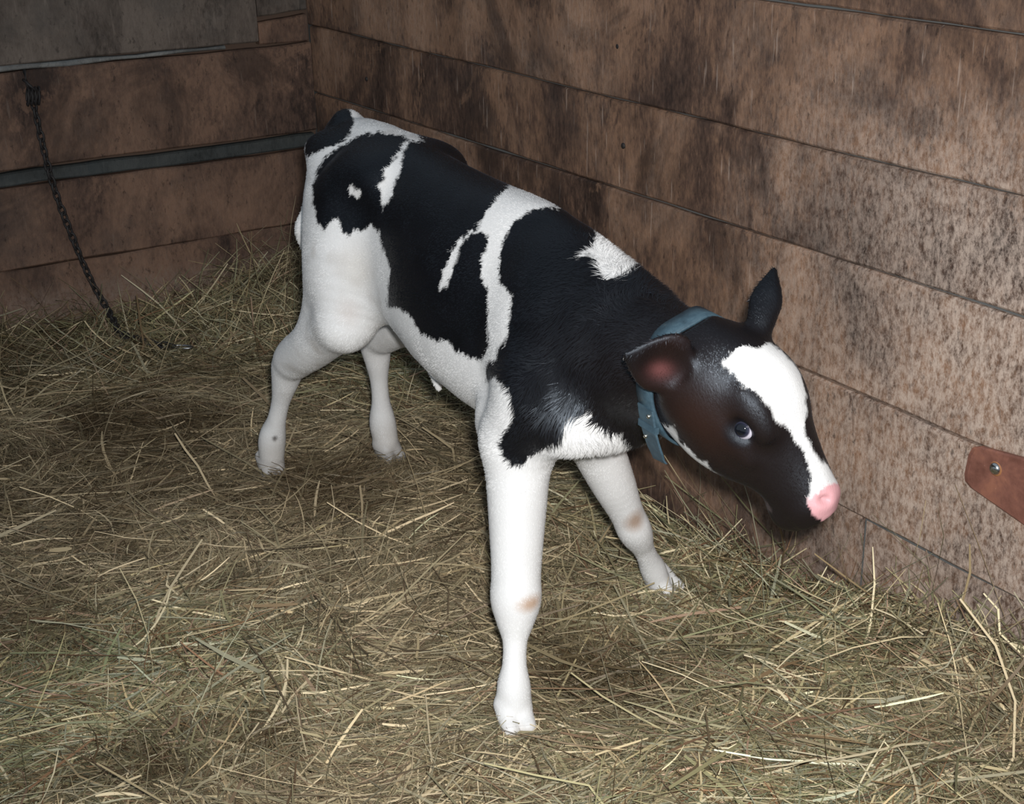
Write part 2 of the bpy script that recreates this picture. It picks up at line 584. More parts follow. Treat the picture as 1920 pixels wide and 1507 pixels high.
def ell(c, rad, axes=None, k=0.03, cut=False):
    """ellipsoid; axes = three unit rows"""
    c = np.array(c, float)
    A = np.eye(3) if axes is None else np.array(axes, float)
    ext = np.sqrt(((A * np.array(rad)[:, None]) ** 2).sum(0))
    sl, (X, Y, Z) = region(c - ext, c + ext)
    s = 0
    g = 0
    for i in range(3):
        w = (X - c[0]) * A[i, 0] + (Y - c[1]) * A[i, 1] + (Z - c[2]) * A[i, 2]
        s = s + (w / rad[i]) ** 2
        g = g + (w / rad[i] ** 2) ** 2
    r = np.sqrt(s)
    d = r * (r - 1) / np.maximum(np.sqrt(g), 1e-6)
    (carve if cut else blend)(sl, d, k)


def loft(org, ax, st, k=0.03, ex=2.3):
    """st rows: t, top, bottom, half width, taper(+ = narrow on top).  ax rows: along, up, side"""
    org = np.array(org, float)
    A = np.array(ax, float)
    st = np.array(st, float)
    corners = []
    for t, tp, bt, w, tpr in st:
        for uu in (tp, bt):
            for ss in (-w * 1.3, w * 1.3):
                corners.append(org + A[0] * t + A[1] * uu + A[2] * ss)
    corners = np.array(corners)
    sl, (X, Y, Z) = region(corners.min(0), corners.max(0), 0.06)
    rx, ry, rz = X - org[0], Y - org[1], Z - org[2]
    T = rx * A[0, 0] + ry * A[0, 1] + rz * A[0, 2]
    U = rx * A[1, 0] + ry * A[1, 1] + rz * A[1, 2]
    S = rx * A[2, 0] + ry * A[2, 1] + rz * A[2, 2]
    tt = np.linspace(st[0, 0], st[-1, 0], 400)
    tab = [spl(st[:, 0], st[:, j], tt) for j in range(1, 5)]
    tp, bt, w, tpr = [np.interp(T, tt, q).astype(np.float32) for q in tab]
    cz = (tp + bt) / 2
    b = np.maximum((tp - bt) / 2, 0.004)
    w = np.maximum(w, 0.004)
    v = (U - cz) / b
    ww = w * (1 - tpr * np.clip(v, -1.2, 1.2))
    rr = (np.abs(S / ww) ** ex + np.abs(v) ** ex) ** (1 / ex)
    d = (rr - 1) * np.minimum(ww, b)
    cap = np.maximum(st[0, 0] - T, T - st[-1, 0])
    d = np.where(cap > 0, np.sqrt(np.maximum(d, 0) ** 2 + cap ** 2), d)
    blend(sl, d.astype(np.float32), k)


MX = 1.165                                   # x of the calf's midline; it faces -y
# trunk: t runs along +y
loft((MX, 0, 0), ((0, 1, 0), (0, 0, 1), (1, 0, 0)), [
    # y     top    bottom  halfw  taper
    (1.560, 0.590, 0.510, 0.030, 0.0),
    (1.590, 0.640, 0.460, 0.070, 0.0),
    (1.640, 0.675, 0.430, 0.090, 0.12),
    (1.720, 0.718, 0.402, 0.098, 0.28),
    (1.800, 0.746, 0.380, 0.106, 0.34),
    (1.900, 0.752, 0.372, 0.118, 0.24),
    (2.000, 0.752, 0.378, 0.125, 0.17),
    (2.100, 0.756, 0.392, 0.122, 0.15),
    (2.200, 0.766, 0.415, 0.110, 0.14),
    (2.320, 0.782, 0.450, 0.104, 0.20),
    (2.430, 0.785, 0.480, 0.100, 0.22),
    (2.510, 0.775, 0.520, 0.082, 0.25),
    (2.550, 0.750, 0.580, 0.055, 0.20),
    (2.575, 0.710, 0.640, 0.020, 0.0)], k=0.02)
for s in (-1, 1):
    ell((MX + s * 0.080, 2.30, 0.718), (0.028, 0.055, 0.030), k=0.06)          # hook bones
    ell((MX + s * 0.055, 2.54, 0.72), (0.03, 0.035, 0.03), k=0.04)           # pin bones
    ax3 = np.array(((1, 0, s * .35), (0, 1, 0), (-s * .35, .34, .9)), float)
    ax3[2] /= np.linalg.norm(ax3[2]); ax3[1] -= ax3[2] * (ax3[1] @ ax3[2]); ax3[1] /= np.linalg.norm(ax3[1]); ax3[0] = np.cross(ax3[1], ax3[2])
    ell((MX + s * 0.075, 1.74, 0.565), (0.045, 0.080, 0.130), ax3, k=0.05)                       # shoulder
    ell((MX + s * 0.108, 1.812, 0.420), (0.030, 0.030, 0.040), k=0.04)         # elbow
    ell((MX + s * 0.078, 1.635, 0.485), (0.045, 0.05, 0.06), k=0.05)         # point of shoulder
# brisket
ell((MX, 1.630, 0.480), (0.065, 0.055, 0.055), k=0.05)
# neck
NB, NH = np.array((MX, 1.69, 0.0)), np.array((1.163, 1.395, 0.0))
cone((MX, 1.76, 0.628), (1.160, 1.40, 0.598), 0.066, 0.042, 0.05)
cone((MX, 1.66, 0.565), (1.162, 1.40, 0.560), 0.078, 0.050, 0.06)
cone((MX, 1.68, 0.590), (1.161, 1.39, 0.585), 0.085, 0.058, 0.05)

# ---- legs
def foreleg(sh, elb, knee, fet, hoof, w=1.0):
    sh, elb, knee, fet, hoof = (np.array(v, float) for v in (sh, elb, knee, fet, hoof))
    mid = elb * 0.45 + knee * 0.55
    chain([(sh, .062), (elb, .056)], 0.05)
    chain([(elb, .054 * w), (mid, .043 * w), (knee + (elb - knee) * .12, .0385 * w * w), (knee, .0395 * w * w), (knee + (fet - knee) * .20, .031 * w),
           (knee + (fet - knee) * .42, .0205), (knee + (fet - knee) * .72, .0190), (fet, .0265 * w), (fet + (hoof - fet) * .55, .0235 * w)], 0.02)
    return fet, hoof


def hoof_at(p, fwd, side):
    """two claws on the ground plus pastern"""
    p = np.array(p, float)
    fwd = np.array((*fwd, 0.)) / np.hypot(*fwd)
    sd = np.array((*side, 0.)) / np.hypot(*side)
    for s in (-1, 1):
        c = p + sd * s * 0.0135 + np.array((0, 0, 0.012))
        chain([(c - fwd * .016 + np.array((0, 0, .022)), .016), (c + fwd * .020, .0125)], 0.008)
        chain([(c - fwd * .018, .012), (c + fwd * .022, .0115)], 0.008)


near_front = dict(sh=(1.075, 1.690, .500), elb=(1.052, 1.735, .415), knee=(1.000, 1.665, .190), fet=(.966, 1.620, .060), hoof=(.957, 1.603, .006))
far_front = dict(sh=(1.235, 1.710, .480), elb=(1.205, 1.775, .395), knee=(1.310, 1.785, .172), fet=(1.376, 1.815, .060), hoof=(1.400, 1.815, .004))
foreleg(**near_front)
foreleg(**far_front, w=.87)
hoof_at(near_front['hoof'], (-.25, -1), (1, -.25))
hoof_at(far_front['hoof'], (.35, -1), (1, .35))


def hindleg(hip, thigh, stifle, hock, fet, hoof):
    hip, thigh, stifle, hock, fet, hoof = (np.array(v, float) for v in (hip, thigh, stifle, hock, fet, hoof))
    chain([(hip, .075), (thigh, .080), (stifle, .054)], 0.06)
    chain([(hip + np.array((0, .06, -.01)), .058), (thigh + np.array((0, .055, 0)), .058), (hock * .45 + stifle * .38 + thigh * .17, .046), (hock + (stifle - hock) * .15, .034)], 0.05)
    chain([(stifle, .048), (stifle * .5 + hock * .5, .041), (hock, .035), (hock + (fet - hock) * .22, .027), (hock + (fet - hock) * .45, .0195), (hock + (fet - hock) * .70, .0195),
           (fet, .0290), (fet + (hoof - fet) * .6, .026)], 0.022)
    chain([((MX + (hip[0] - MX) * .75, 2.478, .695), .050), ((MX + (hip[0] - MX) * 1.05, 2.432, .600), .056), (thigh + np.array((0, .03, -.03)), .056)], 0.05)
    ell(hock + np.array((.004, .018, .020)), (.015, .018, .028), k=0.02)        # point of hock


near_hind = dict(hip=(1.100, 2.37, .650), thigh=(1.080, 2.355, .560), stifle=(1.045, 2.335, .440), hock=(1.022, 2.575, .285), fet=(1.012, 2.680, .085), hoof=(1.008, 2.690, .006))
far_hind = dict(hip=(1.230, 2.37, .650), thigh=(1.250, 2.355, .560), stifle=(1.275, 2.335, .440), hock=(1.228, 2.595, .290), fet=(1.248, 2.625, .085), hoof=(1.252, 2.610, .006))
hindleg(**near_hind)
hindleg(**far_hind)
hoof_at(near_hind['hoof'], (-.2, -1), (1, -.2))
hoof_at(far_hind['hoof'], (.1, -1), (1, .1))

# ---- tail and navel
chain([((MX, 2.535, .762), .030), ((MX - .004, 2.575, .735), .027), ((MX - .010, 2.610, .66), .019), (on_y(590, 345, 2.625), .015), (on_y(580, 395, 2.63), .016),
       (on_y(571, 432, 2.63), .020), (on_y(572, 470, 2.63), .006)], 0.02)
# navel
chain([((MX - .02, 2.17, .405), .020), ((MX - .03, 2.15, .375), .013), ((MX - .03, 2.145, .350), .006)], 0.03)

# ---- head
HP = np.array((1.168, 1.360, 0.684))          # poll
HQ = np.array((1.242, 1.230, 0.477))          # tip of the muzzle
HA = (HQ - HP) / np.linalg.norm(HQ - HP)
HL = float(np.linalg.norm(HQ - HP))
HS = np.cross(HA, (0, 0, 1.0))
HS = HS / np.linalg.norm(HS)                  # towards the calf's right = the near side
HN = np.cross(HS, HA)                         # out of the forehead
if HN[2] < 0:
    HN = -HN


def hd(t, n, s):
    return HP + HA * t + HN * n + HS * s


_d = ray(1549, 940)
_p = CO + _d * (((HP + HS * .027 - CO) @ HS) / (_d @ HS)) - HP
NOS = (float(_p @ HA), float(_p @ HN), .027)
print('nostril', NOS)


loft(HP, (HA, HN, HS), [
    # t      top     bottom  halfw  taper
    (-.030, -.030, -.095, .030, 0),
    (-.010, -.012, -.118, .048, 0),
    (.030, .014, -.146, .060, -.02),
    (.075, .030, -.152, .066, .02),
    (.115, .027, -.154, .064, .06),
    (.155, .012, -.138, .052, .12),
    (.195, .002, -.106, .041, .10),
    (.230, -.004, -.096, .038, .0),
    (.255, -.008, -.092, .037, -.05),
    (.272, -.024, -.084, .028, 0)], k=0.03, ex=2.2)
for s in (-1, 1):
    ell(hd(.105, -.022, s * .057), (.034, .016, .011), (HA, HN, HS), k=0.025)     # brow
    ell(hd(.112, -.046, s * .070), (.018, .0125, .016), (HA, HN, HS), k=0.012, cut=True)
    ell(hd(.125, -.066, s * .052), (.032, .012, .010), (HA, HN, HS), k=0.02)     # cheekbone
    ell(hd(.040, -.085, s * .046), (.045, .040, .020), (HA, HN, HS), k=0.03)     # cheek
    ell(hd(NOS[0], NOS[1], s * NOS[2]), (.010, .0055, .010), (HA * .8 + HN * .6, HN * .8 - HA * .6, HS), k=0.006, cut=True)  # nostril
# chin
ell(hd(.245, -.092, 0), (.024, .014, .022), (HA, HN, HS), k=0.02)


# mouth line and nostril wings
def groove(pts, r):
    for p, q in zip(pts[:-1], pts[1:]):
        p, q = np.array(p), np.array(q)
        sl, (X, Y, Z) = region(np.minimum(p, q) - r, np.maximum(p, q) + r, .02)
        e = q - p
        t = np.clip(((X - p[0]) * e[0] + (Y - p[1]) * e[1] + (Z - p[2]) * e[2]) / float(e @ e), 0, 1)
        carve(sl, np.sqrt((X - p[0] - t * e[0]) ** 2 + (Y - p[1] - t * e[1]) ** 2 + (Z - p[2] - t * e[2]) ** 2) - r, .004)


for s in (-1, 1):
    groove([hd(.281, -.074, 0), hd(.272, -.076, s * .022), hd(.250, -.078, s * .036), hd(.215, -.076, s * .041), hd(.185, -.078, s * .046)], .0034)


def ear(base, tip, out, W=.030, hollow=.8):
    """leaf-shaped ear: base -> tip, 'out' = the way the cup opens"""
    base, tip = np.array(base, float), np.array(tip, float)
    e = tip - base
    L = np.linalg.norm(e)
    e = e / L
    o = np.array(out, float)
    o = o - e * (o @ e)
    o = o / np.linalg.norm(o)
    sd = np.cross(e, o)
    loft(base, (e, o, sd), [(-.02, .012, -.012, .014, 0), (0, .014, -.014, .018, 0), (.22 * L, .013, -.013, W * .92, 0), (.42 * L, .011, -.011, W, 0),
                            (.65 * L, .009, -.009, W * .78, 0), (.85 * L, .006, -.006, W * .42, 0), (L, .003, -.003, .004, 0)], k=0.012, ex=2.0)
    ell(base + e * L * .46 + o * .016, (L * .38, .0155, W * hollow), (e, o, sd), k=0.006, cut=True)




def on_head(px, py, s):
    """the point of the head seen at a pixel, s metres out from its mid plane"""
    d = ray(px, py)
    return CO + d * (((HP + HS * s - CO) @ HS) / (d @ HS))


EAR_N = (on_head(1292, 690, .050), on_x(1170, 664, 1.010), (-.50, -.80, -.20), .047)
EAR_F = (hd(.014, .004, -.036), (1.252, 1.398, .740), (.75, .65, .2), .022)
ear(*EAR_N)
ear(*EAR_F)


# ---- skin the field (surface nets)
def surface_nets(V):
    S = V < 0
    c = S[:-1, :-1, :-1].astype(np.int8)
    n = np.zeros_like(c)
    for dx in (0, 1):
        for dy in (0, 1):
            for dz in (0, 1):
                n += S[dx:S.shape[0] - 1 + dx, dy:S.shape[1] - 1 + dy, dz:S.shape[2] - 1 + dz]
    act = (n > 0) & (n < 8)
    idx = np.argwhere(act)
    vid = np.full(act.shape, -1, np.int32)
    vid[act] = np.arange(len(idx))
    acc = np.zeros((len(idx), 3))
    cnt = np.zeros(len(idx))
    cor = [(a, b, c2) for a in (0, 1) for b in (0, 1) for c2 in (0, 1)]
    for p in cor:
        for ax in range(3):
            if p[ax]:
                continue
            q = list(p)
            q[ax] = 1
            a = V[idx[:, 0] + p[0], idx[:, 1] + p[1], idx[:, 2] + p[2]]
            b = V[idx[:, 0] + q[0], idx[:, 1] + q[1], idx[:, 2] + q[2]]
            m = (a < 0) != (b < 0)
            t = np.where(m, a / np.where(m, a - b, 1), 0)
            pt = np.array(p, float)[None, :].repeat(len(idx), 0)
            pt[:, ax] = t
            acc[m] += pt[m]
            cnt[m] += 1
    co = (idx + acc / cnt[:, None]) * GH + G0
    quads = []
    for ax in range(3):
        sl0 = [slice(None)] * 3
        sl1 = [slice(None)] * 3
        sl0[ax] = slice(0, -1)
        sl1[ax] = slice(1, None)
        a, b = S[tuple(sl0)], S[tuple(sl1)]
        for flip, m in ((False, a & ~b), (True, ~a & b)):
            e = np.argwhere(m)
            o1, o2 = [k for k in range(3) if k != ax]
            ok = (e[:, o1] > 0) & (e[:, o2] > 0) & (e[:, o1] < S.shape[o1] - 1) & (e[:, o2] < S.shape[o2] - 1)
            e = e[ok]
            ring = []
            for d1, d2 in ((0, 0), (-1, 0), (-1, -1), (0, -1)):
                f = e.copy()
                f[:, o1] += d1
                f[:, o2] += d2
                ring.append(vid[f[:, 0], f[:, 1], f[:, 2]])
            q = np.stack(ring, 1)
            if flip != (ax == 1):
                q = q[:, ::-1]
            quads.append(q)
    return co, np.concatenate(quads)


CV, CQ = surface_nets(V)
E_ = np.concatenate([CQ[:, [0, 1]], CQ[:, [1, 2]], CQ[:, [2, 3]], CQ[:, [3, 0]]])


def relax(P, it, lam):
    n = len(P)
    deg = np.maximum(np.bincount(E_[:, 0], minlength=n) + np.bincount(E_[:, 1], minlength=n), 1)
    for _ in range(it):
        Q = np.stack([np.bincount(E_[:, 0], P[E_[:, 1], k], n) + np.bincount(E_[:, 1], P[E_[:, 0], k], n) for k in range(3)], 1) / deg[:, None]
        P = P + lam * (Q - P)
    return P


for _ in range(3):
    CV = relax(CV, 1, .5)
    CV = relax(CV, 1, -.52)
CV = relax(CV, 2, .4)


def vert_normals(P, Q):
    n = np.cross(P[Q[:, 2]] - P[Q[:, 0]], P[Q[:, 3]] - P[Q[:, 1]])
    out = np.stack([sum(np.bincount(Q[:, j], n[:, k], len(P)) for j in range(4)) for k in range(3)], 1)
    return out / np.maximum(np.linalg.norm(out, axis=1, keepdims=True), 1e-12)


CN = vert_normals(CV, CQ)
CALF_ORG = np.array((MX, 2.1, 0.0))
calf = empty('calf', CALF_ORG)
tag(calf, 'black and white calf standing with splayed front legs in the straw', 'calf')


# ---- coat: patches read off the photograph, carried onto the skin
def in_poly(px, py, poly):
    r = np.zeros(len(px), bool)
    n = len(poly)
    for i in range(n):
        x0, y0 = poly[i]
        x1, y1 = poly[(i + 1) % n]
        if y0 == y1:
            continue
        c = (y0 > py) != (y1 > py)
        r ^= c & (px < (x1 - x0) * (py - y0) / (y1 - y0) + x0)
    return r


BLACK = [
    [(570, 295), (575, 240), (600, 205), (653, 200), (664, 226), (659, 253), (626, 274), (586, 289)],
    [(679, 253), (712, 248), (762, 258), (768, 264), (799, 265), (776, 249), (790, 230), (830, 230), (880, 270), (962, 335), (952, 352), (936, 368), (910, 403),
     (896, 429), (916, 443), (916, 455), (902, 491), (902, 523), (914, 539), (916, 650), (906, 676), (874, 666), (850, 650), (838, 636), (818, 638), (792, 628), (782, 614),
     (765, 591), (745, 578), (726, 575), (729, 531), (731, 502), (719, 468), (712, 439), (696, 420), (679, 434), (666, 429), (656, 442), (643, 439), (636, 412),
     (623, 409), (609, 434), (596, 415), (588, 382), (587, 349), (593, 319), (609, 296), (639, 273)],
    [(1060, 390), (1021, 388), (993, 398), (965, 415), (948, 439), (938, 471), (936, 515), (938, 531), (959, 555), (955, 610), (946, 642), (934, 658), (932, 676), (918, 674), (910, 698),
     (912, 718), (930, 706), (953, 730), (961, 762), (963, 786), (946, 810), (938, 833), (944, 857), (961, 873), (985, 869), (1001, 849), (1025, 837), (1061, 821),
     (1053, 806), (1073, 778), (1089, 786), (1105, 766), (1113, 794), (1137, 806), (1161, 810), (1200, 860), (1330, 930), (1400, 700), (1330, 560), (1200, 480), (1110, 400)],
]
WHITE = [
    [(766, 262), (757, 283), (755, 293), (754, 316), (739, 346), (737, 366), (717, 391), (716, 369), (711, 346), (726, 316), (739, 299), (752, 284), (759, 262)],
    [(868, 452), (865, 462), (852, 498), (838, 535), (828, 545), (823, 537), (832, 508), (845, 475), (857, 455), (885, 430), (903, 427), (905, 432), (888, 434), (875, 445)],
    [(1118, 430), (1150, 440), (1190, 500), (1178, 519), (1160, 519), (1137, 527), (1129, 515), (1121, 487), (1105, 479), (1077, 487), (1097, 473), (1113, 467)],
    [(653, 349), (663, 349), (666, 357), (676, 354), (679, 366), (673, 369), (663, 362), (654, 366)],
]
BLAZE = [(1384, 644), (1420, 652), (1438, 642), (1453, 648), (1482, 672), (1503, 704), (1512, 743), (1511, 808), (1520, 838), (1545, 870), (1600, 915), (1590, 960), (1519, 951), (1515, 936), (1522, 900), (1519, 867),
         (1500, 838), (1478, 808), (1453, 783), (1438, 757), (1416, 732), (1394, 725), (1376, 703), (1351, 679), (1369, 673)]
PINK = [(1515, 936), (1537, 922), (1560, 908), (1600, 915), (1590, 960), (1550, 985), (1526, 966), (1517, 951)]
JAW = [(1240, 798), (1262, 799), (1273, 823), (1302, 851), (1340, 884), (1353, 905), (1325, 905), (1270, 890), (1240, 840)]
JAWG = [(1340, 885), (1400, 915), (1440, 945), (1450, 965), (1400, 940), (1351, 908)]

rng = np.random.default_rng(7)


def coat_of(P, jit=5.0):
    """0..1 black, plus blaze / pink / jaw masks"""
    n = vnoise(P * np.array((260, 260, 70)), 1), vnoise(P * np.array((260, 260, 70)), 2)
    n2 = vnoise(P * 70, 3), vnoise(P * 70, 4)
    px, py = project(P)
    px = px + jit * .55 * n[0] + jit * .5 * n2[0]
    py = py + jit * 1.1 * n[1] + jit * .6 * n2[1]
    acc = [0.0] * 5
    offs = ((-1.2, -1), (1.2, -1), (-1.2, 1), (1.2, 1))
    for ox, oy in offs:
        b = np.zeros(len(P), bool)
        for q in BLACK:
            b |= in_poly(px + ox, py + oy, q)
        for q in WHITE:
            b &= ~in_poly(px + ox, py + oy, q)
        for i, m in enumerate((b, in_poly(px + ox, py + oy, BLAZE), in_poly(px + ox, py + oy, PINK), in_poly(px + ox, py + oy, JAW), in_poly(px + ox, py + oy, JAWG))):
            acc[i] = acc[i] + m / 4.0
    return acc


VD = CO - CV
VD /= np.linalg.norm(VD, axis=1, keepdims=True)
facing = (CN * VD).sum(1) > -0.12
MIR = CV.copy()
MIR[:, 0] = 2 * MX - MIR[:, 0]
near = coat_of(CV)
far = coat_of(MIR + np.array((0, 0.05, 0.02)) * vnoise(CV * 6, 9)[:, None])
H = CV - HP
ht, hn, hs = H @ HA, H @ HN, H @ HS
is_head = (ht > -.05) & (CV[:, 1] < 1.475) & (hn > -.16)
blk = np.where(facing, near[0], far[0])
leg = (CV[:, 2] < 0.375) | ((CV[:, 0] > 1.19) & (CV[:, 2] < 0.43) & (CV[:, 1] < 1.9))
legk = leg & ~((CV[:, 0] < 1.19) & (CV[:, 2] > .34) & (CV[:, 1] < 1.9))
blk = np.where(legk, 0, blk)
lat = np.clip(np.abs(hs) / .05, 0, 1)
blz_far = ((np.abs(hs + .004 * vnoise(CV * 90, 5)) < np.interp(ht, [.02, .05, .10, .15, .20, .26], [.0, .040, .034, .022, .014, .020])) & (hn > -.03)).astype(float)
blz = np.where(facing, near[1], blz_far)
blz = np.where(ht < .018, 0, blz)
blk = np.where(is_head, 1 - blz, blk)
jaw = np.where(facing, near[3], 0) * is_head
blk = np.where(is_head, blk * (1 - jaw), blk)
pink = np.where(facing, near[2], (ht > .245) * (hn > -.06)) * is_head * (ht > .2)
WH = np.array((.66, .665, .665))
BK = np.array((.0030, .0031, .0042))
n1 = vnoise(CV * 30, 11)[:, None]
n3 = vnoise(CV * 9, 12)[:, None]
bk = BK * (1 + .35 * n1)
brown = np.clip(1 - (CV[:, 1:2] - 1.42) / .30, 0, 1) * np.clip((.72 - CV[:, 2:3]) / .12, 0, 1) * .75
bk = bk * (1 - brown) + np.array((.0105, .0068, .0058)) * brown
cheek = (np.exp(-((ht - .075) ** 2 / .004 + (hn + .085) ** 2 / .0022)) * is_head)[:, None]
bk = bk * (1 - cheek) + np.array((.019, .0085, .0055)) * cheek
wh = WH * (1 + .03 * n1 + .03 * n3)
dirt = np.clip(vnoise(CV * 14, 15) * .6 + vnoise(CV * 45, 16) * .6 - .25, 0, 1)[:, None] * (CV[:, 1:2] > 2.2)
wh = wh * (1 - .35 * dirt * np.array((.8, .9, 1.)))
COATC = wh * (1 - blk[:, None]) + bk * blk[:, None]


PXY = np.stack(project(CV), 1)
DCAM = np.linalg.norm(CV - CO, axis=1)


def surf(px, py):
    """the spot of skin the camera sees at a pixel"""
    d = np.hypot(PXY[:, 0] - px, PXY[:, 1] - py)
    k = np.where(facing & (d < 7))[0]
    return CV[k[np.argmin(DCAM[k])]]


def tint(c, r, col, amt):
    global COATC
    w = (np.clip(1.3 - np.linalg.norm((CV - np.array(c)) / np.array(r), axis=1), 0, 1) ** 1 * amt)[:, None]
    w = np.clip(w, 0, 1)
    COATC = COATC * (1 - w) + np.array(col) * w


tint(surf(668, 505), (.035, .05, .05), (.52, .49, .44), .45)
tint(surf(650, 590), (.020, .04, .030), (.50, .45, .42), .45)
tint(surf(517, 828), (.006, .02, .008), (.05, .04, .04), .9)
tint(surf(1003, 1130), (.024, .03, .013), (.40, .25, .15), .8)      # worn knees
tint(surf(1196, 982), (.020, .03, .022), (.30, .19, .12), .8)
for p in (near_hind, far_hind):
    tint((p['hoof'][0], p['hoof'][1], .010), (.06, .07, .036), (.060, .045, .035), .95)
    tint((p['fet'][0], p['fet'][1], .06), (.05, .06, .045), (.36, .33, .29), .6)
for p in (near_front, far_front):
    tint((p['hoof'][0], p['hoof'][1], .004), (.05, .06, .022), (.46, .40, .33), .8)
pk = np.array((.60, .32, .34)) * (1 + .10 * n1)
COATC = COATC * (1 - pink[:, None]) + pk * pink[:, None]
jg = (np.where(facing, near[4], 0) * is_head)[:, None] * .7
COATC = COATC * (1 - jg) + np.array((.09, .07, .07)) * jg
# inside of the ears, mouth line and lids
EAR_LOW = -1.0
eb, et = np.array(EAR_N[0]), np.array(EAR_N[1])
ee = (et - eb) / np.linalg.norm(et - eb)
eo = np.array(EAR_N[2]) - ee * (np.array(EAR_N[2]) @ ee)
eo /= np.linalg.norm(eo)
rel = CV - eb
al = rel @ ee / np.linalg.norm(et - eb)
ins = ((al > .08) & (al < .9) & (np.linalg.norm(rel - (rel @ ee)[:, None] * ee, axis=1) < .05) & ((CN @ eo) > .35)).astype(float)
esd = np.cross(ee, eo)
acr = rel @ esd
pinkspot = (ins * np.exp(-((al - .40) / .16) ** 2 - ((acr - EAR_LOW * .010) / .012) ** 2))[:, None]
ins = (ins * np.exp(-((al - .45) / .30) ** 2))[:, None]
EAR_INNER = np.array((.014, .0070, .0058))
COATC = COATC * (1 - ins * .9) + EAR_INNER * ins * .9
COATC = COATC * (1 - pinkspot * .8) + np.array((.14, .052, .050)) * pinkspot * .75
ed = np.sqrt((ht - .112) ** 2 + (hn + .048) ** 2)
lid = (np.clip(1 - (ed - .014) / .012, 0, 1) * is_head)[:, None] * .85
COATC = COATC * (1 - lid) + np.array((.006, .005, .006)) * lid
COATC = np.clip(COATC, 0.0015, 1)

q = NT('calf_coat')
ca = q.n('ShaderNodeVertexColor', _layer_name='coat').outputs[0]
q.link(ca, q.b.inputs['Base Color'])
tc = q.n('ShaderNodeTexCoord').outputs['Object']
hair = q.noise(q.mapping(tc, (520, 120, 160)), 1.0, 4, .65)
q.bump(hair, .22, .003)
q.b.inputs['Roughness'].default_value = .46
q.b.inputs['Specular IOR Level'].default_value = .32
q.b.inputs['Specular Tint'].default_value = (.72, .85, 1, 1)
COAT_MAT = q.m
body = mesh_obj('body', CV - CALF_ORG, CQ, COAT_MAT, calf, True)
set_color(body.data, 'coat', COATC)


# ---- short hair, one strand each, lying along the body
def grow_fur(count):
    fc = CV[CQ].mean(1)
    ar = np.linalg.norm(np.cross(CV[CQ[:, 2]] - CV[CQ[:, 0]], CV[CQ[:, 3]] - CV[CQ[:, 1]]), axis=1)
    t_, n_ = (fc - HP) @ HA, (fc - HP) @ HN
    hd_ = (t_ > -.02) & (fc[:, 1] < 1.44)
    w = ar * np.where(hd_, 1.2, 1.0) * np.where(t_ * hd_ > .235, .0, 1.0) * np.where(fc[:, 2] < .03, .1, 1)
    ded = np.sqrt((t_ - .112) ** 2 + (n_ + .048) ** 2)
    w = w * np.where(hd_ & (ded < .022), 0, 1)
    pick = rng.choice(len(fc), count, p=w / w.sum())
    uv = rng.random((count, 2))
    a, b, c, d = (CV[CQ[pick, j]] for j in range(4))
    u1, v1 = uv[:, :1], uv[:, 1:]
    P = (a * (1 - u1) + b * u1) * (1 - v1) + (d * (1 - u1) + c * u1) * v1
    cor = CQ[pick, rng.integers(0, 4, count)]
    N = CN[cor]
    C = COATC[cor]
    is_h = hd_[pick]
    low = P[:, 2] < .36
    flow = np.where(is_h[:, None], -HA[None, :], np.array((0, .85, -.55))[None, :])
    flow = np.where(low[:, None], np.array((0, .12, -1.))[None, :], flow)
    ruff = np.clip(1 - np.abs(P[:, 1] - 1.60) / .16, 0, 1) * ~is_h * np.clip((P[:, 2] - .37) / .10, 0, 1)
    flow = flow + ruff[:, None] * np.array((0, -.3, -.6)) + .20 * rng.normal(size=(count, 3))
    sw = np.stack([vnoise(P * 28, 21), vnoise(P * 28, 22), vnoise(P * 28, 23)], 1)
    flow = flow + sw * (.18 + .9 * ruff[:, None])
    T = flow - N * (flow * N).sum(1, keepdims=True)
    T /= np.maximum(np.linalg.norm(T, axis=1, keepdims=True), 1e-6)
    L = (.0058 + .0115 * ruff - .0022 * is_h - .0022 * low) * (.6 + .8 * rng.random(count))
    L = L[:, None]
    S = np.cross(T, N)
    W = .00042 + .00022 * rng.random((count, 1))
    lift = .05 + .10 * rng.random((count, 1)) + .28 * ruff[:, None]
    m = P + L * .55 * (T + N * lift)
    e = P + L * (T + N * lift * .9) + L * .15 * sw
    V_ = np.stack([P - S * W - N * .0004, P + S * W - N * .0004, m + S * W * .8, m - S * W * .8, e], 1).reshape(-1, 3)
    i = np.arange(count)[:, None] * 5
    F = np.concatenate([i + np.array([[0, 1, 2]]), i + np.array([[0, 2, 3]]), i + np.array([[3, 2, 4]])])
    C = C * (.92 + .16 * rng.random((count, 1)))
    fur = mesh_obj('coat_hair', V_ - CALF_ORG, F, FUR_MAT, calf, False)
    set_color(fur.data, 'coat', np.repeat(np.clip(C, 0, 1), 5, axis=0))
    tag(fur, kind='stuff')


q = NT('calf_hair')
q.link(q.n('ShaderNodeVertexColor', _layer_name='coat').outputs[0], q.b.inputs['Base Color'])
q.b.inputs['Roughness'].default_value = .46
q.b.inputs['Specular IOR Level'].default_value = .45
q.b.inputs['Specular Tint'].default_value = (.72, .85, 1, 1)
q.b.inputs['Sheen Weight'].default_value = .05
q.b.inputs['Sheen Tint'].default_value = (.55, .70, 1, 1)
q.b.inputs['Sheen Roughness'].default_value = .35
FUR_MAT = q.m
grow_fur(170000)


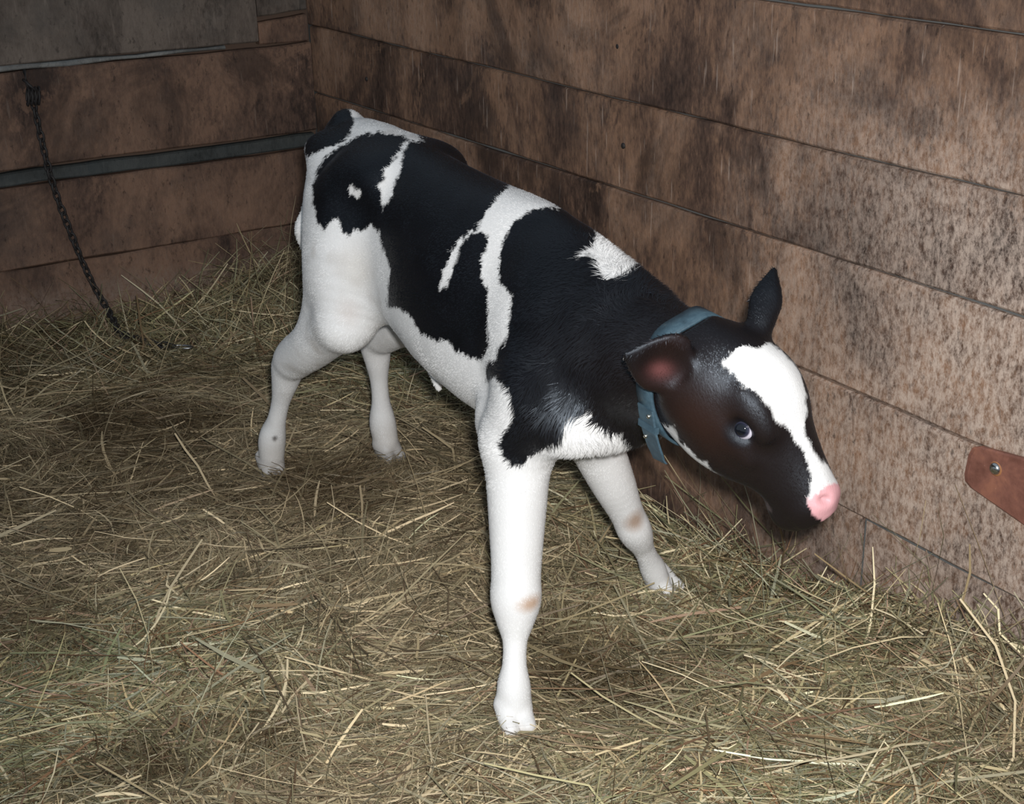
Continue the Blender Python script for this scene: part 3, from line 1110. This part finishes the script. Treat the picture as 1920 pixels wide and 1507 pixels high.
# ---- eyes
def eyeball(sgn, gaze):
    c = hd(.112, -.047, sgn * .0500)
    g = np.array(gaze, float)
    g /= np.linalg.norm(g)
    rows, cols, r = 22, 32, .0155
    h = np.cross(g, (0, 0, 1.))
    h /= np.linalg.norm(h)
    k = np.cross(h, g)
    vs, col = [], []
    for i in range(rows + 1):
        th = math.pi * i / rows
        for j in range(cols):
            ph = 2 * math.pi * j / cols
            rr = r * (1 + (.05 * math.cos(min(th / .75, 1) * math.pi / 2)))
            vs.append(c + rr * (math.cos(th) * g + math.sin(th) * (math.cos(ph) * h * 1.1 + math.sin(ph) * k)))
            d = math.degrees(th)
            col.append((.004, .005, .008) if d < 26 else (.016, .018, .032) if d < 40 else (.03, .03, .05) if d < 44 else (.50, .48, .56))
    fs = []
    for i in range(rows):
        for j in range(cols):
            a, b = i * cols + j, i * cols + (j + 1) % cols
            fs.append((a, b, b + cols, a + cols))
    o = mesh_obj('eye', np.array(vs) - CALF_ORG, fs, EYE_MAT, calf, True)
    set_color(o.data, 'eye', np.array(col))
    o['label'] = 'dark glossy eye with a pale rim'


q = NT('eye')
q.link(q.n('ShaderNodeVertexColor', _layer_name='eye').outputs[0], q.b.inputs['Base Color'])
q.b.inputs['Roughness'].default_value = .06
q.b.inputs['Coat Weight'].default_value = .6
EYE_MAT = q.m
EYE_DIR = HS * .95 + HN * .05 - HA * .22
eyeball(1, EYE_DIR)
eyeball(-1, -HS * .95 + HN * .22 + HA * .05)


# ------------------------------------------------------------------ collar
def make_collar():
    """a strap that follows the neck's own cross-section and hangs a little at the throat"""
    top, bot = np.array((1.165, 1.440, .640)), np.array((1.165, 1.448, .512))
    C = (top + bot) / 2
    up = (top - bot) / np.linalg.norm(top - bot)
    sd = np.array((-1., 0, 0))
    ax = np.cross(sd, up)
    if ax[1] > 0:
        ax = -ax
    rel = CV - C
    w_all = rel @ ax
    n = 96
    ang = np.arange(n) * 2 * math.pi / n
    wd, th = .0180, .0018
    m_ = (np.abs(w_all) < wd + .002) & (np.linalg.norm(rel, axis=1) < .15)
    r2 = rel[m_]
    rad = np.zeros(n)
    pu, ps = r2 @ up, r2 @ sd
    for i, a in enumerate(ang):
        rad[i] = (pu * math.cos(a) + ps * math.sin(a)).max()
    # support function -> curve
    d = (np.roll(rad, -1) - np.roll(rad, 1)) / (2 * 2 * math.pi / n)
    for _ in range(2):
        d = (np.roll(d, 1) + 2 * d + np.roll(d, -1)) / 4
    cu = rad * np.cos(ang) - d * np.sin(ang)
    cs = rad * np.sin(ang) + d * np.cos(ang)
    off = .0035
    base_c = np.stack([cu + off * np.cos(ang), cs + off * np.sin(ang)], 1)
    ex = 2 / 2.7
    hh = .5 * np.linalg.norm(top - bot)
    sq = np.stack([hh * np.sign(np.cos(ang)) * np.abs(np.cos(ang)) ** ex, .066 * np.sign(np.sin(ang)) * np.abs(np.sin(ang)) ** ex], 1)
    # the looser of the neck itself and the strap's own curve, direction by direction
    th_b, r_b = np.arctan2(base_c[:, 1], base_c[:, 0]), np.hypot(base_c[:, 0], base_c[:, 1])
    th_s, r_s = np.arctan2(sq[:, 1], sq[:, 0]), np.hypot(sq[:, 0], sq[:, 1])
    gth = np.linspace(-math.pi, math.pi, n + 1)[:-1]
    ob, os_ = np.argsort(th_b), np.argsort(th_s)
    rr_ = np.maximum(np.interp(gth, th_b[ob], r_b[ob], period=2 * math.pi), np.interp(gth, th_s[os_], r_s[os_], period=2 * math.pi))
    ang = gth % (2 * math.pi)
    o_ = np.argsort(ang)
    ang, rr_ = ang[o_], rr_[o_]
    pts = C + np.outer(rr_ * np.cos(ang), up) + np.outer(rr_ * np.sin(ang), sd)
    for _ in range(2):
        pts = (np.roll(pts, 1, 0) + 2 * pts + np.roll(pts, -1, 0)) / 4
    root = empty('collar', C)
    tag(root, 'worn blue strap collar around the neck of the calf', 'collar')
    pts = pts - C
    tg = np.roll(pts, -1, 0) - np.roll(pts, 1, 0)
    tg /= np.linalg.norm(tg, axis=1, keepdims=True)
    nr = np.cross(tg, ax)
    nr *= np.sign((nr * pts).sum(1, keepdims=True))

    def band(i0, cnt, closed, lo, hi, w):
        vs, fs = [], []
        for c in range(cnt):
            i = (i0 + c) % n
            wob = .0016 * math.sin(3 * ang[i] + 1) + .001 * math.sin(7 * ang[i])
            for dx, dn in ((-w, lo), (w, lo), (w * .93, hi), (-w * .93, hi)):
                vs.append(pts[i] + ax * (dx + wob) + nr[i] * dn)
        for c in range(cnt if closed else cnt - 1):
            c2 = (c + 1) % cnt
            for j in range(4):
                fs.append((c * 4 + j, c2 * 4 + j, c2 * 4 + (j + 1) % 4, c * 4 + (j + 1) % 4))
        if not closed:
            e = (cnt - 1) * 4
            fs += [(0, 1, 2, 3), (e + 3, e + 2, e + 1, e)]
        return np.array(vs), fs
    m = NT('collar_strap')
    tcx = m.n('ShaderNodeTexCoord').outputs['Object']
    n_ = m.noise(tcx, 70, 6, .7)
    m.link(m.ramp(n_, [(.25, (.018, .037, .052)), (.5, (.036, .070, .096)), (.66, (.052, .094, .120)), (.8, (.13, .15, .14))]), m.b.inputs['Base Color'])
    m.b.inputs['Roughness'].default_value = .55
    m.bump(n_, .3, .002)
    mesh_obj('strap', *band(0, n, True, -th, th, wd), m.m, root, True)
    i0 = int(np.argmin(np.abs(ang - 1.72)))
    # the free end of the strap, lapped over the ring and hanging straight down on the near side
    hang = [pts[i0] + nr[i0] * .0032]
    dn = np.array((.10, .0, -1.))
    for k in range(1, 10):
        hang.append(hang[-1] + dn * .0098 / np.linalg.norm(dn) + np.array((.0004 * k, 0, 0)))
    vs, fs = [], []
    for k, h in enumerate(hang):
        w = wd * (.95 if k < 8 else .82)
        for dx, dd in ((-w, -.0014), (w, -.0014), (w * .94, .0014), (-w * .94, .0014)):
            vs.append(h + ax * dx + sd * dd + up * (.003 * (dx > 0) if k == 9 else 0))
    for k in range(9):
        for j in range(4):
            fs.append((k * 4 + j, k * 4 + 4 + j, k * 4 + 4 + (j + 1) % 4, k * 4 + (j + 1) % 4))
    fs += [(0, 1, 2, 3), (39, 38, 37, 36)]
    mesh_obj('strap_end', np.array(vs), fs, m.m, root, False)
    # keeper band across both layers
    kp = hang[3]
    vs, fs = [], []
    for dx, dd in ((-wd * 1.06, -.004), (wd * 1.06, -.004), (wd * 1.06, .0030), (-wd * 1.06, .0030)):
        for dz in (-.005, .005):
            vs.append(kp + ax * dx + sd * dd + up * dz)
    fs = [(0, 2, 3, 1), (2, 4, 5, 3), (4, 6, 7, 5), (6, 0, 1, 7), (0, 6, 4, 2), (1, 3, 5, 7)]
    mesh_obj('keeper', np.array(vs), fs, m.m, root, False)
    steel = simple_mat('collar_rivet', (.62, .60, .52), .3, 1.0)
    for k, dx in ((1, .009), (5, -.010)):
        vs, fs = [], []
        c0 = hang[k] + sd * .0014
        for rr, h2 in ((.0032, 0), (.0032, .0022), (.0018, .0034)):
            for j in range(10):
                b = 2 * math.pi * j / 10
                vs.append(c0 + ax * (dx + rr * math.cos(b)) + up * rr * math.sin(b) + sd * h2)
        for q_ in range(2):
            for j in range(10):
                fs.append((q_ * 10 + j, q_ * 10 + (j + 1) % 10, q_ * 10 + 10 + (j + 1) % 10, q_ * 10 + 10 + j))
        fs.append(tuple(range(20, 30)))
        mesh_obj('rivet', np.array(vs), fs, steel, root, True)


make_collar()
# ------------------------------------------------------------------ floor and bedding
def sstep(a, b, x):
    t = np.clip((x - a) / (b - a), 0, 1)
    return t * t * (3 - 2 * t)


def bed(x, y):
    """height of the trampled hay"""
    x = np.asarray(x, float)
    y = np.asarray(y, float)
    P = np.stack([x, y, np.zeros_like(x)], -1).reshape(-1, 3)
    n = (.013 * vnoise(P * 3.1, 31) + .008 * vnoise(P * 8, 32) + .005 * vnoise(P * 19, 33)).reshape(x.shape)
    h = n - .012
    h = h + .105 * sstep(1.85, 1.2, y) * np.exp(-np.clip(WX - x, 0, 9) / .22)
    h = h + .075 * np.exp(-np.clip(WY - y, 0, 9) / .22)
    h = h + .075 * np.exp(-((x - 1.55) ** 2 + (y - 3.72) ** 2) / .05)
    h = h - .040 * np.exp(-np.clip(WX - x, 0, 9) / .16) * sstep(1.45, 1.8, y) * (1 - sstep(3.0, 3.5, y))
    for p in (near_front, far_front, near_hind, far_hind):
        d2 = (x - p['hoof'][0]) ** 2 + (y - p['hoof'][1]) ** 2
        h = h * (1 - np.exp(-d2 / .010)) + (.012 if p is not far_front else .020) * np.exp(-d2 / .010)
    return h


def on_bed(px, py, up=.028):
    """where a pixel's ray meets the top of the bedding"""
    z = 0.0
    for _ in range(12):
        p = on_z(px, py, z)
        p[1] = min(p[1], WY - .02)
        z = float(bed(p[:1], p[1:2])[0]) + up
    p[2] = z
    return p


tether()


def soil(x, y):
    """0..1 how wet and soiled the bedding is"""
    P = np.stack([x, y, np.zeros_like(x)], -1)
    s = np.clip(.55 * vnoise(P * 2.3, 41) + .45 * vnoise(P * 6.5, 42) + .20 * vnoise(P * 17, 43) + .02, 0, 1) * 1.2
    for px, py, r, a in ((490, 1392, .055, 1.0), (280, 1465, .06, .7), (1090, 1262, .11, .95), (1190, 1285, .08, .8), (1260, 1230, .07, .5), (165, 905, .12, .6), (20, 720, .16, .9), (60, 1150, .14, .7)):
        c = on_z(px, py)
        d2 = (x - c[0]) ** 2 + ((y - c[1]) * .8) ** 2
        s = np.maximum(s, a * np.exp(-d2 / r ** 2) * (1 + .4 * vnoise(P * 24, 44)))
    return np.clip(s, 0, 1)


def make_floor():
    q = NT('trampled_bedding')
    tc = q.n('ShaderNodeTexCoord').outputs['Object']
    a = q.noise(tc, 9, 7, .7)
    b = q.noise(q.mapping(tc, (60, 160, 60)), 1, 5, .7, .8)
    c = q.noise(q.mapping(tc, (170, 55, 60)), 1, 5, .7, .8)
    t = q.math('ADD', q.math('MULTIPLY', a, .3), q.math('ADD', q.math('MULTIPLY', b, .35), q.math('MULTIPLY', c, .35)))
    q.link(q.ramp(t, [(.36, (.020, .014, .008)), (.5, (.050, .036, .018)), (.62, (.10, .080, .042))]), q.b.inputs['Base Color'])
    q.b.inputs['Roughness'].default_value = .85
    q.bump(t, .8, .01)
    nx, ny = 230, 260
    X, Y = np.meshgrid(np.linspace(-2.7, WX, nx), np.linspace(-.6, WY, ny), indexing='ij')
    Z = bed(X, Y) - .012
    vs = np.stack([X, Y, Z], -1).reshape(-1, 3)
    i = (np.arange(nx - 1)[:, None] * ny + np.arange(ny - 1)[None, :]).ravel()
    fs = np.stack([i, i + ny, i + ny + 1, i + 1], 1)
    o = mesh_obj('floor', vs, fs, q.m, None, True)
    tag(o, kind='structure')


make_floor()

PAL = np.array([(.300, .265, .135), (.225, .215, .110), (.170, .185, .095), (.240, .250, .170), (.430, .365, .215), (.560, .500, .330), (.165, .105, .050), (.120, .085, .045), (.330, .250, .130), (.20, .105, .055), (.30, .19, .13)])
PAL = PAL * .98 + PAL.mean(1, keepdims=True) * .02
PALW = np.array([.12, .16, .12, .15, .12, .08, .06, .05, .06, .04, .04])


def strands(n, xr, yr, lmean, wmean, h_hi, tilt, seed, bright=1.0, dens=None, curl=.25, seg=4):
    g = np.random.default_rng(seed)
    x = g.uniform(*xr, n)
    y = g.uniform(*yr, n)
    if dens is not None:
        k = g.random(n) < dens(x, y)
        x, y = x[k], y[k]
        n = len(x)
    L = lmean * np.exp(.55 * g.normal(size=n))
    L = np.clip(L, .015, .30)
    W = wmean * np.exp(.40 * g.normal(size=n))
    th = g.uniform(0, 2 * math.pi, n)
    P0 = np.stack([x, y, np.zeros(n)], 1)
    # locks of hay run the same way
    lock = vnoise(P0 * 5, 51) * 2.6 + vnoise(P0 * 1.7, 52) * 2.0
    th = np.where(g.random(n) < .45, lock + .35 * g.normal(size=n), th)
    b = curl * 3.0 * g.normal(size=n)
    kink = (g.random(n) < .18) * g.normal(size=n) * 1.1
    pts = [P0]
    a = th.copy()
    for i in range(seg):
        pts.append(pts[-1] + (L / seg)[:, None] * np.stack([np.cos(a), np.sin(a), np.zeros(n)], 1))
        a = a + b / seg + (kink if i == seg // 2 - 1 else 0)
    pts = np.stack(pts, 1)
    pts -= (pts[:, seg // 2:seg // 2 + 1] - pts[:, :1])
    pts[..., 0] = np.minimum(pts[..., 0], WX - .003 - .004 * g.random((n, 1)))
    pts[..., 1] = np.minimum(pts[..., 1], WY - .014 - .004 * g.random((n, 1)))
    hz = bed(pts[..., 0], pts[..., 1])
    h0 = h_hi * g.random(n) ** 1.6 - .006
    tl = tilt * g.normal(size=n) * L
    u = np.linspace(-.5, .5, seg + 1)[None, :]
    z = hz * .6 + hz.mean(1, keepdims=True) * .4 + h0[:, None] + np.abs(tl)[:, None] * (u * np.sign(tl)[:, None] + .3)
    z = np.maximum(z, hz - .009)
    z = z + .25 * np.abs(curl) * L[:, None] * (.25 - u ** 2) * g.normal(size=(n, 1)) * .6
    pts[..., 2] = z
    # nothing runs through the calf's legs above the hooves, or through the strap on the boards
    gi = np.clip(np.round((pts - G0) / GH).astype(int), 0, GN - 1)
    ins = ((pts > G0) & (pts < G1)).all(-1) & (V[gi[..., 0], gi[..., 1], gi[..., 2]] < .001) & (pts[..., 2] > .030)
    ok = ~ins.any(1)
    # the chain lies on the hay, not under it
    close = np.where(pts[:, :, 1].max(1) > 3.2)[0]
    if len(close):
        a_, b_ = pts[close][:, :-1], pts[close][:, 1:]
        fine_ = np.concatenate([a_ * (1 - w_) + b_ * w_ for w_ in (0, .33, .66, 1)], 1)
        hit = np.zeros(len(close), bool)
        for c_ in CHAIN_LIE:
            hit |= ((np.hypot(fine_[..., 0] - c_[0], fine_[..., 1] - c_[1]) < .013) & (fine_[..., 2] > c_[2] - .001)).any(1)
        ok[close[hit]] = False
    stp = (pts[..., 2] > .24) & (pts[..., 1] < 1.40) & (pts[..., 1] > .93)
    pts[..., 0] = np.where(stp, np.minimum(pts[..., 0], WX - .011), pts[..., 0])
    pts, x, y, W, P0, n = pts[ok], x[ok], y[ok], W[ok], P0[ok], int(ok.sum())
    d = np.gradient(pts, axis=1)
    d /= np.maximum(np.linalg.norm(d, axis=2, keepdims=True), 1e-9)
    up = np.stack([.7 * g.normal(size=n), .7 * g.normal(size=n), np.ones(n)], 1)[:, None, :]
    s = np.cross(d, up)
    s /= np.maximum(np.linalg.norm(s, axis=2, keepdims=True), 1e-9)
    tap = np.interp(np.linspace(0, 1, seg + 1), [0, .25, .75, 1], [.75, 1, .9, .45])[None, :, None]
    A = pts - s * W[:, None, None] * tap
    B = pts + s * W[:, None, None] * tap
    vs = np.stack([A, B], 2).reshape(-1, 3)
    base = np.arange(n)[:, None] * (2 * (seg + 1))
    fs = np.concatenate([base + np.array([[2 * i, 2 * i + 1, 2 * i + 3, 2 * i + 2]]) for i in range(seg)])
    c = PAL[g.choice(len(PAL), n, p=PALW)] * bright
    c = c * np.exp(.22 * g.normal(size=(n, 1)))
    old = np.clip(.35 + .6 * vnoise(P0 * 1.9, 61) + .25 * sstep(1.9, 2.8, y), 0, .75)[:, None]      # browner, older hay; same brightness
    c = c * (1 - old) + (c @ np.array((.213, .715, .072)))[:, None] * np.array((1.25, .98, .62)) * old
    so = soil(x, y)[:, None]
    so = so * (g.random((n, 1)) < .94)
    c = c * (1 - .80 * so) + np.array((.070, .040, .014)) * so * .50
    return vs, fs, np.repeat(np.clip(c, .004, .9), 2 * (seg + 1), axis=0)


def seen(x, y):
    """denser where the stall floor lies near the door, thinner far off"""
    d = np.hypot(x - .6, y - .6)
    return np.clip(1.35 - .33 * d, .28, 1)


q = NT('hay')
q.link(q.n('ShaderNodeVertexColor', _layer_name='hay').outputs[0], q.b.inputs['Base Color'])
q.b.inputs['Roughness'].default_value = .55
q.b.inputs['Specular IOR Level'].default_value = .35
HAY = q.m


def bedding():
    sets = [strands(125000, (-.15, WX), (.95, WY), .060, .00075, .020, .10, 101, .85, seen),
            strands(60000, (-.15, WX), (.95, WY), .085, .00105, .026, .13, 102, 1.0, seen),
            strands(9000, (-.15, WX), (.95, WY), .125, .00140, .034, .16, 103, 1.25, seen, .12),
            strands(75000, (-.15, WX), (.95, WY), .026, .00065, .032, .22, 107, 1.0, seen, .4, 2),
            strands(16000, (-2.6, -.15), (.4, WY), .08, .0012, .02, .1, 104, 1.0),
            strands(2600, (1.50, WX), (1.05, 2.0), .10, .0011, .05, .45, 105, 1.1),
            strands(2600, (.5, WX), (3.35, WY), .10, .0012, .07, .45, 106, 1.0)]
    off, V_, F_, C_ = 0, [], [], []
    for v, f, c in sets:
        V_.append(v)
        F_.append(f + off)
        C_.append(c)
        off += len(v)
    o = mesh_obj('hay_bedding', np.concatenate(V_), np.concatenate(F_), HAY)
    set_color(o.data, 'hay', np.concatenate(C_))
    tag(o, 'loose green and tan hay covering the floor of the stall', 'hay', kind='stuff')


bedding()

# ------------------------------------------------------------------ single pale stalks lying on top
STALKS = [
    [(555, 1015), (600, 990), (648, 958), (690, 975), (735, 990)], [(245, 1078), (290, 1062), (350, 1048)], [(290, 1135), (345, 1160), (400, 1200)],
    [(1100, 1395), (1130, 1425), (1160, 1470)], [(828, 1170), (855, 1215), (880, 1260), (900, 1310)], [(1135, 1445), (1190, 1415), (1240, 1385), (1278, 1320)],
    [(1320, 1425), (1355, 1370), (1392, 1305)], [(1395, 1275), (1480, 1262), (1600, 1243)], [(1470, 1480), (1510, 1485), (1562, 1492)], [(1040, 1315), (1075, 1245), (1110, 1180)],
    [(885, 1000), (915, 1040), (930, 1075)], [(580, 1030), (620, 1025), (658, 1020)], [(115, 1350), (170, 1338), (232, 1335)], [(1500, 1105), (1560, 1155), (1600, 1160)],
    [(1575, 1330), (1620, 1300), (1670, 1292)], [(755, 1310), (800, 1335), (845, 1360)], [(1150, 1110), (1190, 1075), (1170, 1030), (1120, 1075)]]


LABELS = [
    'long kinked pale stalk bent like a roof on the hay behind the near front leg', 'short straight pale stalk on the dark trampled hay, lying alone',
    'slanting pale stalk ending beside a dark soiled hay patch', 'thin pale stalk on the hay just in front of the near front hoof', 'long pale stalk leaning along the near side of the near front leg',
    'long curved pale stalk on the hay beyond the near front hoof', 'steep pale stalk on the hay below the head of the calf', 'very long straight pale stalk on the hay below the muzzle',
    'broad pale stalk at the bottom edge of the bedding', 'upright-lying pale stalk beside the cannon of the near front leg', 'short pale stalk under the belly beside the near forearm',
    'small pale stalk next to the roof-shaped kinked stalk', 'level pale stalk on the greenish hay in the dark corner of the bedding', 'bent pale stalk on the hay at the foot of the right boards',
    'pale stalk on the hay below the leather strap', 'pale stalk crossing the hay beside the soiled hollow near the front hoof']


def stalks():
    g = np.random.default_rng(5)
    m = NT('pale_stalk')
    tc = m.n('ShaderNodeTexCoord').outputs['Object']
    m.link(m.ramp(m.noise(tc, 45, 4, .6), [(.3, (.34, .27, .13)), (.55, (.52, .44, .25)), (.75, (.62, .55, .36))]), m.b.inputs['Base Color'])
    m.b.inputs['Roughness'].default_value = .45
    for k, pl in enumerate(STALKS[:-1]):
        P = np.array([on_z(x, y, .012) for x, y in pl])
        for i in range(len(P)):
            hgt = float(bed(P[i:i + 1, 0], P[i:i + 1, 1])[0]) + .016 + .004 * (i % 2)
            x, y = pl[i]
            P[i] = on_z(x, y, hgt)
        P[:, 0] = np.minimum(P[:, 0], WX - .006)
        c = np.concatenate([[0], np.cumsum(np.linalg.norm(np.diff(P, axis=0), axis=1))])
        tt = np.linspace(0, c[-1], 9)
        Q = np.stack([np.interp(tt, c, P[:, j]) for j in range(3)], 1)
        o0 = Q[0].copy()
        v, f = tube(Q - o0, np.linspace(.0019, .0012, 9) * g.uniform(.85, 1.2), 6)
        o = mesh_obj('straw_stalk', v, f, m.m, None, True)
        o.location = o0
        tag(o, LABELS[k], 'stalk', 'pale stalks on the hay')


stalks()
